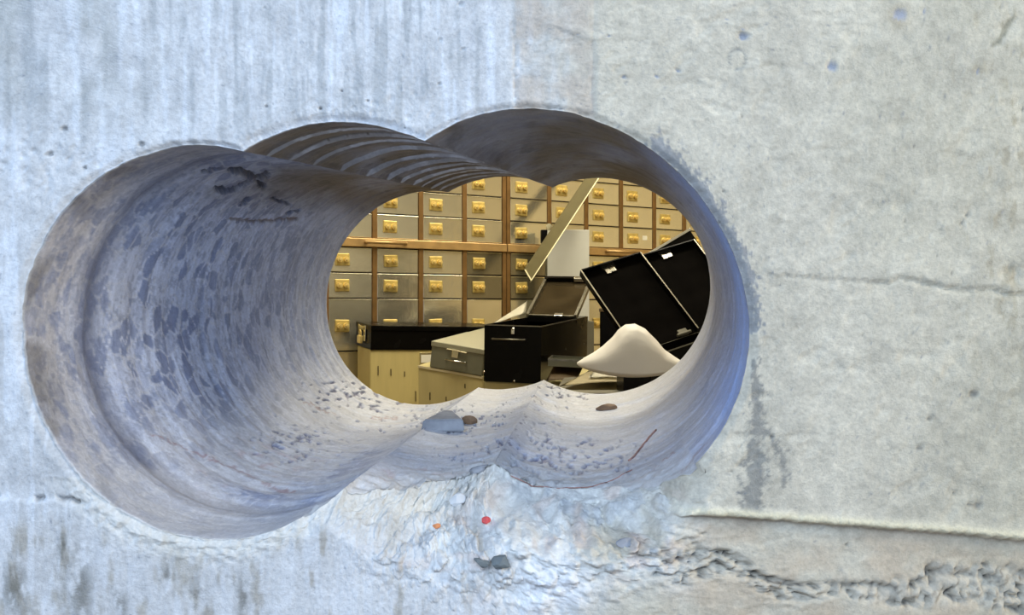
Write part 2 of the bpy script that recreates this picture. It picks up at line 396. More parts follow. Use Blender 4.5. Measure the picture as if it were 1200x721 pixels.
# rounded lip and the broken slope
lipw = 6 + 10 * (lip_small / .004)
FYW += (lip_small[None, :]) * (1 - ss(0, 1, rd / lipw[None, :])) ** 1.5
wl = 34 + 46 * er
FYW += LIP[None, :] * (1 - ss(-.25, 1, rd / wl[None, :])) / (1 - ss(-.25, 1, np.zeros(1)))
FYW[0] = YT[0]
FXW, FZW = (FX - 600) * PXM, (360 - FY) * PXM
r0 = sect_at(TT[0]); fade = 1 - ss(0, 26, rd)
FXW += (TX[0] - rim[:, 0])[None, :] * fade; FZW += (TZ[0] - rim[:, 1])[None, :] * fade
slope = ss(0, .004, LIP)[None, :] * ss(1.15, .5, rd / wl[None, :]) * ss(0, 6, rd)
rub = 4 * cb2_ * cid2 * ss(-.2, .4, fbm(FX / 40, FY / 25, s=197)) + 8 * fbm(FX / 16, FY / 12, s=191, o=4) * ss(4, 20, rd) + 3.5 * ss(-.1, .4, fbm(FX / 50 + 9, FY / 30, s=198)) * np.sqrt(np.clip(1 - (worley(FX / 13 + .8 * fbm(FX / 15, FY / 12, s=199) + 4, FY / 8, s=193)[0] / .8) ** 2, 0, 1)) - 3
FZW += (np.clip(H, -6, 8) * .45 + rub) * PXM * slope
FXW[0], FZW[0] = TX[0], TZ[0]
FYW[-1] = D1

# ---- colours (albedo of the concrete, its stains, the cut stones, some painted light and shade)
def C(r, g, b): return lin(np.array([r, g, b]) / 255.0)
def mixc(a, c, m): return a * (1 - m[..., None]) + np.asarray(c) * m[..., None]
fc = np.zeros(FX.shape + (3,)) + C(196, 198, 200)
fc = mixc(fc, C(194, 187, 170), 1 - left)
fc = mixc(fc, C(176, 170, 150), .75 * ss(900, 1250, FX + 120 * fbm(FX / 170, FY / 170, s=131)))
fc *= (1 + .14 * fbm(FX / 70, FY / 70, s=133, o=5) + .15 * fbm(FX / 14, FY / 14, s=135, o=4) + .06 * vnoise(FX / 2.5, FY / 2.5, s=136))[..., None]
stre = fbm(FX / 9, FY / 130, s=137, o=4) + .45 * fbm(FX / 40, FY / 60, s=139, o=3)
fc = mixc(fc, C(126, 134, 138), left * ss(.12, .6, stre + .25 * fbm(FX / 120, FY / 90, s=138)) * ss(260, 60, FY) * .40)
fc = mixc(fc, C(222, 228, 236), left * ss(.02, .5, -stre + .3 * fbm(FX / 60, FY / 50, s=140, o=4)) * .55)
fc = mixc(fc, C(150, 152, 146), .45 * ss(-.05, .4, fbm(FX / 60, FY / 120, s=141, o=4)) * ss(280, 60, FX) * ss(200, 60, FY))
# brown run marks low on the left
low = ss(596, 630, FY)
fc = mixc(fc, C(206, 206, 206), .5 * low * left)
st2 = fbm(FX / 13, FY / 45, s=143, o=4)
fc = mixc(fc, C(136, 124, 98), left * low * ss(.15, .6, st2 + .25 * gauss(FX - 30, 40)) * .5)
for px, py, w, hh in ((96, 690, 15, 45), (195, 672, 7, 25), (232, 705, 10, 30), (75, 640, 10, 14), (14, 690, 18, 30), (285, 700, 7, 30), (140, 712, 10, 20)):
    fc = mixc(fc, C(96, 94, 84), .75 * gauss(np.hypot((FX - px) / w, (FY - py) / hh), 1) * ss(-.3, .3, fbm(FX / 7, FY / 16, s=145, o=4) + .15))
# beige patch between the seams
fc = mixc(fc, C(186, 174, 160), .7 * np.maximum(patch, upper_patch) * ss(-.5, .4, fbm(FX / 26, FY / 26, s=147, o=4)))
# dark slurry stains beside the right bore
dk = 1.5 * fbm(FX / 4.5, FY / 5.5, s=149, o=3)
sd, st = seg_dist(FX, FY, [(884, 425), (888, 480), (885, 540), (880, 606)]); m1 = ss(1.0, .35, sd / (8 + 10 * ss(.1, .8, st)) - .55 * dk)
sd2, _ = seg_dist(FX, FY, [(900, 505), (915, 530), (920, 565)]); m2 = ss(6, 2, sd2 - 5 * dk)
sd3, _ = seg_dist(FX, FY, [(770, 168), (800, 198), (830, 236), (852, 272), (876, 330), (882, 380)]); m3 = ss(.15, .5, gauss(sd3, 13) + .5 * dk - .22)
fc = mixc(fc, C(98, 102, 104), np.clip(.62 * m1 + .55 * m2 * (1 - m1), 0, 1)); fc = mixc(fc, C(92, 104, 122), .6 * m3)
sd4, _ = seg_dist(FX, FY, [(1160, 420), (1185, 470)])
fc = mixc(fc, C(140, 128, 100), .45 * ss(.2, .6, fbm(FX / 9, FY / 20, s=151, o=3)) * ss(1060, 1200, FX) * ss(600, 300, FY))
fc = mixc(fc, C(152, 136, 106), .6 * gauss(np.hypot((FX - 1054) / 11, (FY - 18) / 14), 1)); fc = mixc(fc, C(120, 118, 100), .7 * scratch)
fc = mixc(fc, C(150, 156, 170), .8 * dark_pit * ss(600, 700, FX) * (FY < 100)); fc = mixc(fc, C(92, 88, 84), .5 * dark_pit * (FY >= 100)); fc = mixc(fc, C(110, 116, 118), .6 * ring)
# ledge: cream bead, tan recess below
fc = mixc(fc, C(226, 216, 184), kL * gauss(FY - yL + 5, 5) * .9)
fc = mixc(fc, C(186, 170, 148), kL * below * .7 * ss(-.6, .5, fbm(FX / 40, FY / 30, s=153, o=4) + .2 * ss(900, 1150, FX)))
fc = mixc(fc, C(186, 180, 166), kH * .6); fc = mixc(fc, C(72, 66, 60), np.clip(kH * ss(.12, .0, sb - sa) * .55 + kH * ss(.6, .85, sa) * .5 + crk * .4, 0, 1))
# rough white zone
fc = mixc(fc, C(220, 222, 220), rz * .8 * ss(-.7, .2, fbm(FX / 40, FY / 40, s=155, o=4)))
fc = mixc(fc, C(190, 196, 202), rz * .4 * ((cid > .72) & (ca < .5)))
fc = mixc(fc, C(206, 182, 168), rz * .45 * ss(.1, .5, fbm(FX / 30, FY / 20, s=157, o=3)))
fc = mixc(fc, C(238, 240, 244), .8 * gauss(np.hypot((FX - 650) / 45, (FY - 690) / 30), 1))
fc = mixc(fc, C(214, 212, 204), .7 * fr)
fc = mixc(fc, C(90, 84, 80), kC * .7 * gauss(FY - yC + 2, 2.2) * ss(0, .35, fbm(FX / 14, FY / 40, s=117, o=3)))
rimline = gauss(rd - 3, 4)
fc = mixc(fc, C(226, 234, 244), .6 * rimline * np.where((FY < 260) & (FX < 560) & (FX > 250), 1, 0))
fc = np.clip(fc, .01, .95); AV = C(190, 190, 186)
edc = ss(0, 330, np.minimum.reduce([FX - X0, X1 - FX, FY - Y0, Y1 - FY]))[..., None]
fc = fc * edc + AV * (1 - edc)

# bore walls
warp = .35
q = .0145
nx_ = fbm(TX * 60, YT * 60, TZ * 60, 2, 161) * warp; nz_ = fbm(TX * 60 + 9, YT * 60, TZ * 60, 2, 163) * warp
g1, g2, gid = worley(TX / q + nx_, YT / (q * .75) + nz_, TZ / (q * 1.35) + nx_, s=165)
h1, h2, hid = worley(TX / .0052 + nx_, YT / .004 + nz_, TZ / .006 + nx_, s=167)
tc = np.zeros(TX.shape + (3,)) + C(196, 204, 224)
fine = gauss(TT - .3, .42)
agg = ss(.03, .12, g2 - g1) * ss(.25, .75, gid); agg2 = ss(.04, .14, h2 - h1) * ss(.35, .8, hid)
sidef = np.where(lob == 0, 1.0, .4) * (.35 + .65 * fine)
tc = mixc(tc, C(186, 170, 144), .5 * (lob == 0) * ss(.17, .05, TT + .03 * fbm(TX * 40, YT * 40, TZ * 40, 3, 169)))
tc = mixc(tc, C(128, 137, 162), agg2 * .55 * sidef)
tc = mixc(tc, C(110, 124, 160), agg * .8 * sidef * (.6 + .4 * ss(.0, .3, TT)))
tc = mixc(tc, C(206, 206, 208), .5 * ss(.06, .0, g2 - g1) * sidef)
tc *= (1 + .14 * fbm(TX * 25, YT * 25, TZ * 25, 3, 171) + .10 * vnoise(hel * 160, ang * 14, s=173) + .08 * vnoise(hel * 420, ang * 40, s=174))[..., None]
# polished darker band near the mouth of the left bore
tc = mixc(tc, C(84, 92, 118), .75 * (lob == 0) * gauss(TT - .135 + .008 * fbm(ang * 40, TT * 8, s=175), .028) * ss(-.9, .1, fbm(ang * 30, TT * 10, s=176, o=3) + .3))
tc = mixc(tc, C(86, 78, 66), .55 * (lob == 0) * gauss(TT - .02, .03) * ss(.1, .5, fbm(ang * 60, TT * 14, s=177, o=3) + .25))
# roofs: brown slurry smears, with the dark warm shade up there painted in
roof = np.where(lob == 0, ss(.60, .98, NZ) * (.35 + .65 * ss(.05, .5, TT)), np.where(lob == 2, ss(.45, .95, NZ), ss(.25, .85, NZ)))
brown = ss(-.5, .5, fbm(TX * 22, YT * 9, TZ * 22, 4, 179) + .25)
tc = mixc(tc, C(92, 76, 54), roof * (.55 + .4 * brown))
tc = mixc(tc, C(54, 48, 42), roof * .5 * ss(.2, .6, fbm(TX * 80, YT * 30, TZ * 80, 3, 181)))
tc = mixc(tc, C(206, 210, 216), ss(.5, .98, riser) * (.45 + .35 * ss(-.3, .3, vnoise(ang * 60, TT * 14, s=180))))  # groove risers lightened: the light they catch is painted in
# floors: paler tone, reddish smears, dark scores
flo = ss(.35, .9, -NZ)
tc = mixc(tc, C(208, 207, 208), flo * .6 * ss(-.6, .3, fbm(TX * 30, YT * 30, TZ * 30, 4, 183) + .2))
tc = mixc(tc, C(176, 132, 132), flo * .55 * ss(.1, .5, fbm(TX * 90, YT * 90, TZ * 90, 4, 185)) * np.maximum(gauss(np.hypot((TPX - 500) / 70, (TPY - 560) / 22), 1), .8 * gauss(np.hypot((TPX - 300) / 70, (TPY - 545) / 25), 1)))
tc = mixc(tc, C(86, 86, 122), pits_b * .75); tc = mixc(tc, C(40, 34, 30), chips * .65); tc = mixc(tc, C(104, 84, 70), groove_b * .8)
red = tunnel_marks([([(178, 508), (215, 522), (255, 540), (292, 556)], 1.3), ([(308, 564), (328, 573), (345, 574)], 1.6), ([(436, 488), (466, 489)], 1.5), ([(358, 470), (375, 479), (392, 486)], 1.8)], [0, 3])
red2 = tunnel_marks([([(705, 572), (722, 574), (790, 530)], 0.9), ([(778, 558), (800, 545), (825, 518)], 1.3)], [2, 3])
tc = mixc(tc, C(150, 112, 114), .6 * np.maximum(red, red2))
tc = mixc(tc, C(214, 213, 210), .75 * rough_lip * flo)
tc = np.clip(tc, .01, .9)
# the broken lower lip keeps the pale colour of the wall face
# mouth of the right bore: blue daylight painted into its colour
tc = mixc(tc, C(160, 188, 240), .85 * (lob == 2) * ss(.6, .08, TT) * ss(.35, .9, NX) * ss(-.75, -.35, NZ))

# ---- assemble one mesh: near face, bore walls, far face
nf, ntn = MF * NPHI, MT * NPHI
V = np.concatenate([np.stack([FXW, FYW, FZW], -1).reshape(-1, 3), np.stack([TX, YT, TZ], -1)[1:].reshape(-1, 3)])
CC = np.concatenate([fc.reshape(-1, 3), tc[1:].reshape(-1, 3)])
BORE = np.concatenate([np.zeros(nf), np.ones((MT - 1) * NPHI)])
i = np.arange(NPHI); j = (i + 1) % NPHI
quads = []
for k in range(MF - 1):                                       # near face
    quads.append(np.c_[k * NPHI + i, (k + 1) * NPHI + i, (k + 1) * NPHI + j, k * NPHI + j])
def trow(k): return 0 if k == 0 else nf + (k - 1) * NPHI
for k in range(MT - 1):
    a, b = trow(k), trow(k + 1); quads.append(np.c_[a + i, a + j, b + j, b + i])
# far face ring
BIGX0, BIGX1, BIGZ0, BIGZ1 = (X0 - 600) * PXM, (X1 - 600) * PXM, (360 - Y1) * PXM, (360 - Y0) * PXM
bx0 = len(V); last = trow(MT - 1)
OB = (WB[0, :2] + WB[2, :2]) / 2
an = np.arctan2(TZ[-1] - OB[1], TX[-1] - OB[0])
with np.errstate(divide='ignore', invalid='ignore'):
    ta = np.where(np.cos(an) > 0, (BIGX1 + .3 - OB[0]) / np.cos(an), (BIGX0 - .1 - OB[0]) / np.cos(an)); tb = np.where(np.sin(an) > 0, (BIGZ1 + .1 - OB[1]) / np.sin(an), (BIGZ0 - .1 - OB[1]) / np.sin(an))
to = np.minimum(ta, tb); bxx, bzz = OB[0] + to * np.cos(an), OB[1] + to * np.sin(an)
cb4 = [(BIGX0 - .1, BIGZ0 - .1), (BIGX0 - .1, BIGZ1 + .1), (BIGX1 + .3, BIGZ0 - .1), (BIGX1 + .3, BIGZ1 + .1)]
for qx, qz in cb4:
    k = np.argmin(np.hypot(bxx - qx, bzz - qz)); bxx[k], bzz[k] = qx, qz
V = np.concatenate([V, np.c_[bxx, np.full(NPHI, D2), bzz]])
quads.append(np.c_[last + i, last + j, bx0 + j, bx0 + i])
CC = np.concatenate([CC, np.tile(AV, (NPHI, 1))]); BORE = np.concatenate([BORE, np.zeros(NPHI)])
# the plain rest of the wall around the detailed field, both faces
WX0, WX1, WZ0, WZ1 = -2.4, 2.4, FLOOR_Z, CEIL_Z
ex = []; exq = []
def quad(p):
    b = len(V) + len(ex); ex.extend(p); exq.append([b, b + 1, b + 2, b + 3])
def ringq(y, x0, x1, z0, z1, flip):
    for (a0, a1, c0, c1) in ((WX0, x0, WZ0, WZ1), (x1, WX1, WZ0, WZ1), (x0, x1, WZ0, z0), (x0, x1, z1, WZ1)):
        p = [(a0, y, c0), (a1, y, c0), (a1, y, c1), (a0, y, c1)]
        quad(p[::-1] if flip else p)
ringq(D1, BIGX0, BIGX1, BIGZ0, BIGZ1, False)
ringq(D2, BIGX0 - .1, BIGX1 + .3, BIGZ0 - .1, BIGZ1 + .1, True)
quad([(WX0, D1, WZ0), (WX0, D1, WZ1), (WX0, D2, WZ1), (WX0, D2, WZ0)]); quad([(WX1, D1, WZ0), (WX1, D2, WZ0), (WX1, D2, WZ1), (WX1, D1, WZ1)])
quad([(WX0, D1, WZ1), (WX1, D1, WZ1), (WX1, D2, WZ1), (WX0, D2, WZ1)]); quad([(WX0, D1, WZ0), (WX0, D2, WZ0), (WX1, D2, WZ0), (WX1, D1, WZ0)])
V = np.concatenate([V, np.array(ex)]); quads.append(np.array(exq))
CC = np.concatenate([CC, np.tile(AV, (len(ex), 1))]); BORE = np.concatenate([BORE, np.zeros(len(ex))])
Q = np.concatenate(quads).astype(np.int32)
me = bpy.data.meshes.new('wall_front')
me.vertices.add(len(V)); me.vertices.foreach_set('co', V.astype(np.float32).ravel())
me.loops.add(Q.size); me.loops.foreach_set('vertex_index', Q.ravel())
me.polygons.add(len(Q)); me.polygons.foreach_set('loop_start', np.arange(0, Q.size, 4, dtype=np.int32))
sm = np.ones(len(Q), bool); sm[-(len(exq) + NPHI):] = False
me.polygons.foreach_set('use_smooth', sm)
me.update(calc_edges=True)
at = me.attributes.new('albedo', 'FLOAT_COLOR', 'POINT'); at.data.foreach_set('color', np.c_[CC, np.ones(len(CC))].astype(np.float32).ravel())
ab = me.attributes.new('bore', 'FLOAT', 'POINT'); ab.data.foreach_set('value', BORE.astype(np.float32))

def concrete():
    m = bpy.data.materials.new('drilled_concrete'); m.use_nodes = True
    nt = m.node_tree; N = nt.nodes; L = nt.links; b = N['Principled BSDF']
    a = N.new('ShaderNodeAttribute'); a.attribute_name = 'albedo'
    bo = N.new('ShaderNodeAttribute'); bo.attribute_name = 'bore'
    tc_ = N.new('ShaderNodeTexCoord')
    n1 = N.new('ShaderNodeTexNoise'); n1.inputs['Scale'].default_value = 350; n1.inputs['Detail'].default_value = 6; n1.inputs['Roughness'].default_value = .65
    n2 = N.new('ShaderNodeTexNoise'); n2.inputs['Scale'].default_value = 60; n2.inputs['Detail'].default_value = 8; n2.inputs['Roughness'].default_value = .7
    for n in (n1, n2): L.new(tc_.outputs['Object'], n.inputs['Vector'])
    r1 = N.new('ShaderNodeMapRange'); r1.inputs['From Min'].default_value = .3; r1.inputs['From Max'].default_value = .7; r1.inputs['To Min'].default_value = .86; r1.inputs['To Max'].default_value = 1.12
    L.new(n1.outputs['Fac'], r1.inputs['Value'])
    r2 = N.new('ShaderNodeMapRange'); r2.inputs['From Min'].default_value = .3; r2.inputs['From Max'].default_value = .7; r2.inputs['To Min'].default_value = .9; r2.inputs['To Max'].default_value = 1.08
    L.new(n2.outputs['Fac'], r2.inputs['Value'])
    mu = N.new('ShaderNodeMath'); mu.operation = 'MULTIPLY'; L.new(r1.outputs['Result'], mu.inputs[0]); L.new(r2.outputs['Result'], mu.inputs[1])
    vm = N.new('ShaderNodeVectorMath'); vm.operation = 'SCALE'; L.new(a.outputs['Color'], vm.inputs[0]); L.new(mu.outputs['Value'], vm.inputs['Scale'])
    L.new(vm.outputs['Vector'], b.inputs['Base Color'])
    ro = N.new('ShaderNodeMapRange'); ro.inputs['To Min'].default_value = .85; ro.inputs['To Max'].default_value = .42
    L.new(bo.outputs['Fac'], ro.inputs['Value']); L.new(ro.outputs['Result'], b.inputs['Roughness'])
    bp = N.new('ShaderNodeBump'); bp.inputs['Strength'].default_value = .6; bp.inputs['Distance'].default_value = .0014
    ad = N.new('ShaderNodeMath'); L.new(n1.outputs['Fac'], ad.inputs[0]); L.new(n2.outputs['Fac'], ad.inputs[1])
    L.new(ad.outputs['Value'], bp.inputs['Height']); L.new(bp.outputs['Normal'], b.inputs['Normal'])
    return m
me.materials.append(concrete())
wall = struct(link(bpy.data.objects.new('wall_front', me)))

# ------------------------------------------------------------------ vault shell
def slab(name, lo, hi, m): return struct(obj(name, box_bm(lo, hi), m))
slab('floor', (-2.4, -1.6, FLOOR_Z - .1), (2.4, 4.6, FLOOR_Z), VFLOOR)
slab('ceiling', (-2.4, D1, CEIL_Z), (2.4, 4.6, CEIL_Z + .1), VCEIL)
slab('wall_left', (-2.5, D2, FLOOR_Z), (-2.4, 4.6, CEIL_Z), VWALL)
slab('wall_right', (2.4, D2, FLOOR_Z), (2.5, 4.6, CEIL_Z), VWALL)
slab('wall_back', (-2.5, 4.6, FLOOR_Z), (2.5, 4.7, CEIL_Z), VWALL)

# ------------------------------------------------------------------ safe deposit lockers
TH = math.radians(30)
LM = Matrix.Translation((-0.431, 2.8, 0)) @ Matrix.Rotation(TH, 4, 'Z')       # local x along the doors, -y towards the room
ROWS = [(.3735 + .0785, .452 + .0785), (.3735, .452), (.295, .3735), (.2165, .295), (.108, .187), (.028, .108), (-.135, .028), (-.30, -.135)]
def bank(label, xb, handle, seed, stick=None):
    rr = random.Random(seed)
    x0, x1 = xb[0], xb[-1]
    t = thing('locker_cabinet', label, 'lockers', LM @ Matrix.Translation((x0, 0, FLOOR_Z)), 'banks of safe deposit lockers')
    OFF = Vector((-x0, 0, -FLOOR_Z))
    def P(x, y, z): return Vector((x, y, z)) + OFF
    bm = bmesh.new()
    add_box(bm, P(x0, .012, FLOOR_Z), P(x1, .40, .56), mi=0)
    obj('carcass', bm, DARK_GAP, t)
    bm = bmesh.new()
    for k, x in enumerate(xb):                                  # bronze uprights between the columns
        w = .008 if 0 < k < len(xb) - 1 else .007
        xx = x + (.007 if k == 0 else -.007 if k == len(xb) - 1 else 0)
        add_box(bm, P(xx - w, -.004, -.30), P(xx + w, .012, .53), bev=.002)
    add_box(bm, P(x0, -.002, .53), P(x1, .012, .56), bev=.002)
    obj('frame', bm, BRONZE, t)
    obj('plinth', box_bm(P(x0, -.003, FLOOR_Z), P(x1, .012, -.303)), STEEL[1], t)
    rail = obj('shelf_rail', box_bm(P(x0 + .001, -.010, .1885), P(x1 - .001, .012, .2155), bev=.002), BRONZE_LT, t)
    for h0, h1 in handle:
        bm = bmesh.new()
        add_tube(bm, [P(h0, -.012, .203), P(h0 + .004, -.026, .203), P(h1 - .004, -.026, .203), P(h1, -.012, .203)], .0052)
        obj('pull_handle', bm, BRONZE_LT, rail, True)
    protos = {}
    for c in range(len(xb) - 1):
        a = xb[c] + (.016 if c == 0 else .009); b = xb[c + 1] - (.016 if c == len(xb) - 2 else .009)
        for r, (z0, z1) in enumerate(ROWS):
            m = rr.choice([STEEL[0], STEEL[0], STEEL[1], STEEL[2]]) if r < 4 else rr.choice([STEEL[0], STEEL[1]])
            if r in (4, 5) and (c, seed) in ((5, 3), (0, 5)): m = STEEL[3]
            bm = bmesh.new()
            w, h = b - a, (z1 - z0) - .004
            tilt = rr.uniform(-.0012, .0012)
            add_box(bm, (-w / 2, 0, -h / 2), (w / 2, .014, h / 2), bev=.0015)
            add_box(bm, (-w / 2, -.0012, h / 2 - .003), (w / 2, .001, h / 2), bev=.0004, mi=1)      # folded bright lip
            d = obj('door', bm, [m, STEEL_EDGE], t)
            d.location = P((a + b) / 2, rr.uniform(-.0006, .0006), (z0 + z1) / 2)
            d.rotation_euler = (rr.uniform(-.010, .010), 0, rr.uniform(-.012, .012))
            px, pz = -w / 2 + .043 + rr.uniform(-.002, .002), (0 if h < .1 else -.003)
            if 'plate' not in protos:
                q = obj('lock_plate', box_bm((-.023, -.005, -.019), (.023, .001, .019), bev=.0022), BRASS_PLATE, d)
                bm = bmesh.new()
                add_cyl(bm, (0, -.004, 0), (0, -.014, 0), .0092, .0084, 20); add_cyl(bm, (0, -.014, 0), (0, -.0175, 0), .0045, .0035, 16)
                kq = obj('lock_knob', bm, BRASS, d, False)
                protos['plate'] = q; protos['knob'] = kq; k1, k2 = kq, None
            else:
                q = protos['plate'].copy(); link(q, d); k1 = protos['knob'].copy(); link(k1, d)
            k2 = protos['knob'].copy(); link(k2, d)
            q.location = (px, 0, pz); k1.location = (px - .0108, 0, pz); k2.location = (px + .0108, 0, pz)
            q.rotation_euler = (0, rr.uniform(-.04, .04), 0)
            if stick == (c, r):
                s = obj('paper_sticker', box_bm((.022, -.0022, -.004), (.042, -.001, .012)), PAPER, d); s['label'] = 'small white paper sticker'
    return t
bank('steel safe deposit lockers left of the double brass upright, with brass locks', [-.472, -.315, -.157, .0, .158, .316, .474], [(-.035, .10)], 3)
bank('steel safe deposit lockers right of the double brass upright, behind the leaning strip', [.476, .648, .805, .960, 1.115, 1.262, 1.41, 1.56], [(.885, 1.03)], 5, (3, 3))

# ------------------------------------------------------------------ boxes of the heap
def shell(bm, w, L, h, th=.002, bottom=True):
    """open-topped sheet metal tray, local x 0..w, y 0..L, z 0..h"""
    add_box(bm, (0, 0, 0), (w, th, h)); add_box(bm, (0, L - th, 0), (w, L, h))
    add_box(bm, (0, th, 0), (th, L - th, h)); add_box(bm, (w - th, th, 0), (w, L - th, h))
    add_box(bm, (th, th, 0), (w - th, L - th, th))
def rim_bm(w, L, h, t=.0022, parts='flrb'):
    bm = bmesh.new()
    if 'f' in parts: add_box(bm, (-.0005, -.0008, h - t), (w + .0005, t, h + .0006))
    if 'b' in parts: add_box(bm, (-.0005, L - t, h - t), (w + .0005, L + .0008, h + .0006))
    if 'l' in parts: add_box(bm, (-.0008, t, h - t), (t, L - t, h + .0006))
    if 'r' in parts: add_box(bm, (w - t, t, h - t), (w + .0008, L - t, h + .0006))
    return bm
def bail(w0, w1, y, z, r=.0022, out=.008):
    bm = bmesh.new(); add_tube(bm, [Vector((w0, y, z)), Vector((w0, y - out, z)), Vector((w1, y - out, z)), Vector((w1, y, z))], r); return bm

# grey cash box on the front carton
w, L, h = .147, .42, .07
gm = pose((.0658, .1418, -.3041), (-.2176, 2.3577, -.157))
t = thing('deposit_box', 'grey metal deposit box with closed lid and wire handle, left of the open black box', 'deposit box', gm)
bm = bmesh.new(); add_box(bm, (0, 0, 0), (w, L, h - .012), bev=.0015); obj('body', bm, GREYPAINT, t)
bm = bmesh.new(); add_box(bm, (-.0022, -.0022, h - .014), (w + .0022, L * .62, h), bev=.002); add_box(bm, (-.001, L * .625, h - .013), (w + .001, L + .001, h - .001), bev=.0015)
obj('lid', bm, GREYTOP, t)
bm = bail(.045, .100, 0, .028, .0024, .007); obj('handle', bm, CHROME, t, True)
bm = bmesh.new(); add_tube(bm, [Vector((.045, -.004, .056)), Vector((.100, -.004, .054))], .002); add_box(bm, (.060, -.0055, .036), (.078, -.001, .058), bev=.001); obj('hasp', bm, STEEL_EDGE, t)

# flat closed black box on the cream cabinet
w, L, h = .42, .147, .072
fm = pose((.071, .0224, .4802), (-.4143, 2.6159, -.1241))
t = thing('deposit_box', 'flat black deposit box with closed lid and brass padlock, on the cream cabinet', 'deposit box', fm)
bm = bmesh.new(); add_box(bm, (0, 0, 0), (w, L, h - .014), bev=.0015); obj('body', bm, BLACK, t)
bm = bmesh.new(); add_box(bm, (-.002, -.002, h - .016), (w + .002, L + .002, h), bev=.0018); ld = obj('lid', bm, BLACK, t)
bm = rim_bm(w, L, h - .0145, .0012, 'fl'); o = obj('rim', bm, GREYCARD, ld)
bm = bmesh.new(); add_box(bm, (-.004, .045, .02), (-.001, .062, h - .005), bev=.001); add_box(bm, (-.004, .055, h - .02), (-.0015, .110, h - .008)); add_box(bm, (-.004, .100, .04), (-.001, .114, h - .005), bev=.001)
obj('hasp', bm, CHROME, t)
bm = bmesh.new(); add_box(bm, (-.016, .062, .012), (-.004, .086, .036), bev=.003); add_tube(bm, [Vector((-.010, .067, .034)), Vector((-.010, .067, .046)), Vector((-.010, .074, .051)), Vector((-.010, .081, .046)), Vector((-.010, .081, .034))], .0022)
o = obj('padlock', bm, BRASS, t); o['label'] = 'brass padlock'

# big black open box
w, L, h = .137, .5, .132
om = pose((.0352, .0255, -.2946), (-.0657, 2.0786, -.1715))
t = thing('deposit_box', 'tall black deposit box with its half lid thrown open, in the middle of the heap', 'deposit box', om)
bm = bmesh.new(); shell(bm, w, L, h, .002); obj('body', bm, [BLACK], t)
o = obj('rim', rim_bm(w, L, h, .0016), WORN, t); o['label'] = 'worn bright rim'
HY = .36
bm = bmesh.new(); add_box(bm, (-.001, HY, h - .012), (w + .001, L + .001, h + .001), bev=.001); obj('fixed_cover', bm, BLACK, t)
al = math.radians(27)
lm = Matrix.Translation((0, HY, h + .002)) @ Matrix.Rotation(al, 4, 'X')
LL = .215
bm = bmesh.new(); add_box(bm, (0, 0, -.002), (w, LL, 0)); bmesh.ops.transform(bm, matrix=lm, verts=bm.verts)
STEEL_LID = mat('lid_inside', srgb(72, 62, 44), .16, .6, .35, 14, .05, 20, .06)
ld = obj('lid', bm, STEEL_LID, t)
bm = bmesh.new(); add_box(bm, (-.002, 0, -.003), (.006, LL, .010)); add_box(bm, (w - .006, 0, -.003), (w + .002, LL, .010)); add_box(bm, (0, 0, -.003), (w, .005, .006))
bmesh.ops.transform(bm, matrix=lm, verts=bm.verts); obj('lid_flange', bm, WORN, ld)
bm = bmesh.new(); add_box(bm, (0, LL - .010, -.004), (w, LL + .002, .013)); bmesh.ops.transform(bm, matrix=lm, verts=bm.verts); obj('lid_front_edge', bm, BLACK, ld)
bm = bmesh.new(); add_box(bm, (w * .64, LL - .016, .004), (w * .86, LL - .001, .016), bev=.002); bmesh.ops.transform(bm, matrix=lm, verts=bm.verts); obj('hasp', bm, CHROME, ld)
bm = bmesh.new(); add_box(bm, (w * .55, -.002, .001), (w * .72, .012, .008), bev=.001); bmesh.ops.transform(bm, matrix=lm, verts=bm.verts); obj('hinge', bm, CHROME, ld)
obj('handle', bail(.022, .098, 0, .100, .0022, .008), WORN, t, True)
bm = bmesh.new(); bmesh.ops.create_uvsphere(bm, u_segments=10, v_segments=6, radius=.004, matrix=Matrix.Translation((.07, -.001, .124))); add_box(bm, (.066, -.004, .112), (.074, 0, .124), bev=.001); obj('latch', bm, CHROME, t)
for p in ((.001, -.001, .022), (.075, -.001, .004)):
    bm = bmesh.new(); bmesh.ops.create_uvsphere(bm, u_segments=8, v_segments=6, radius=.003, matrix=Matrix.Translation(p)); obj('rivet', bm, CHROME, t)

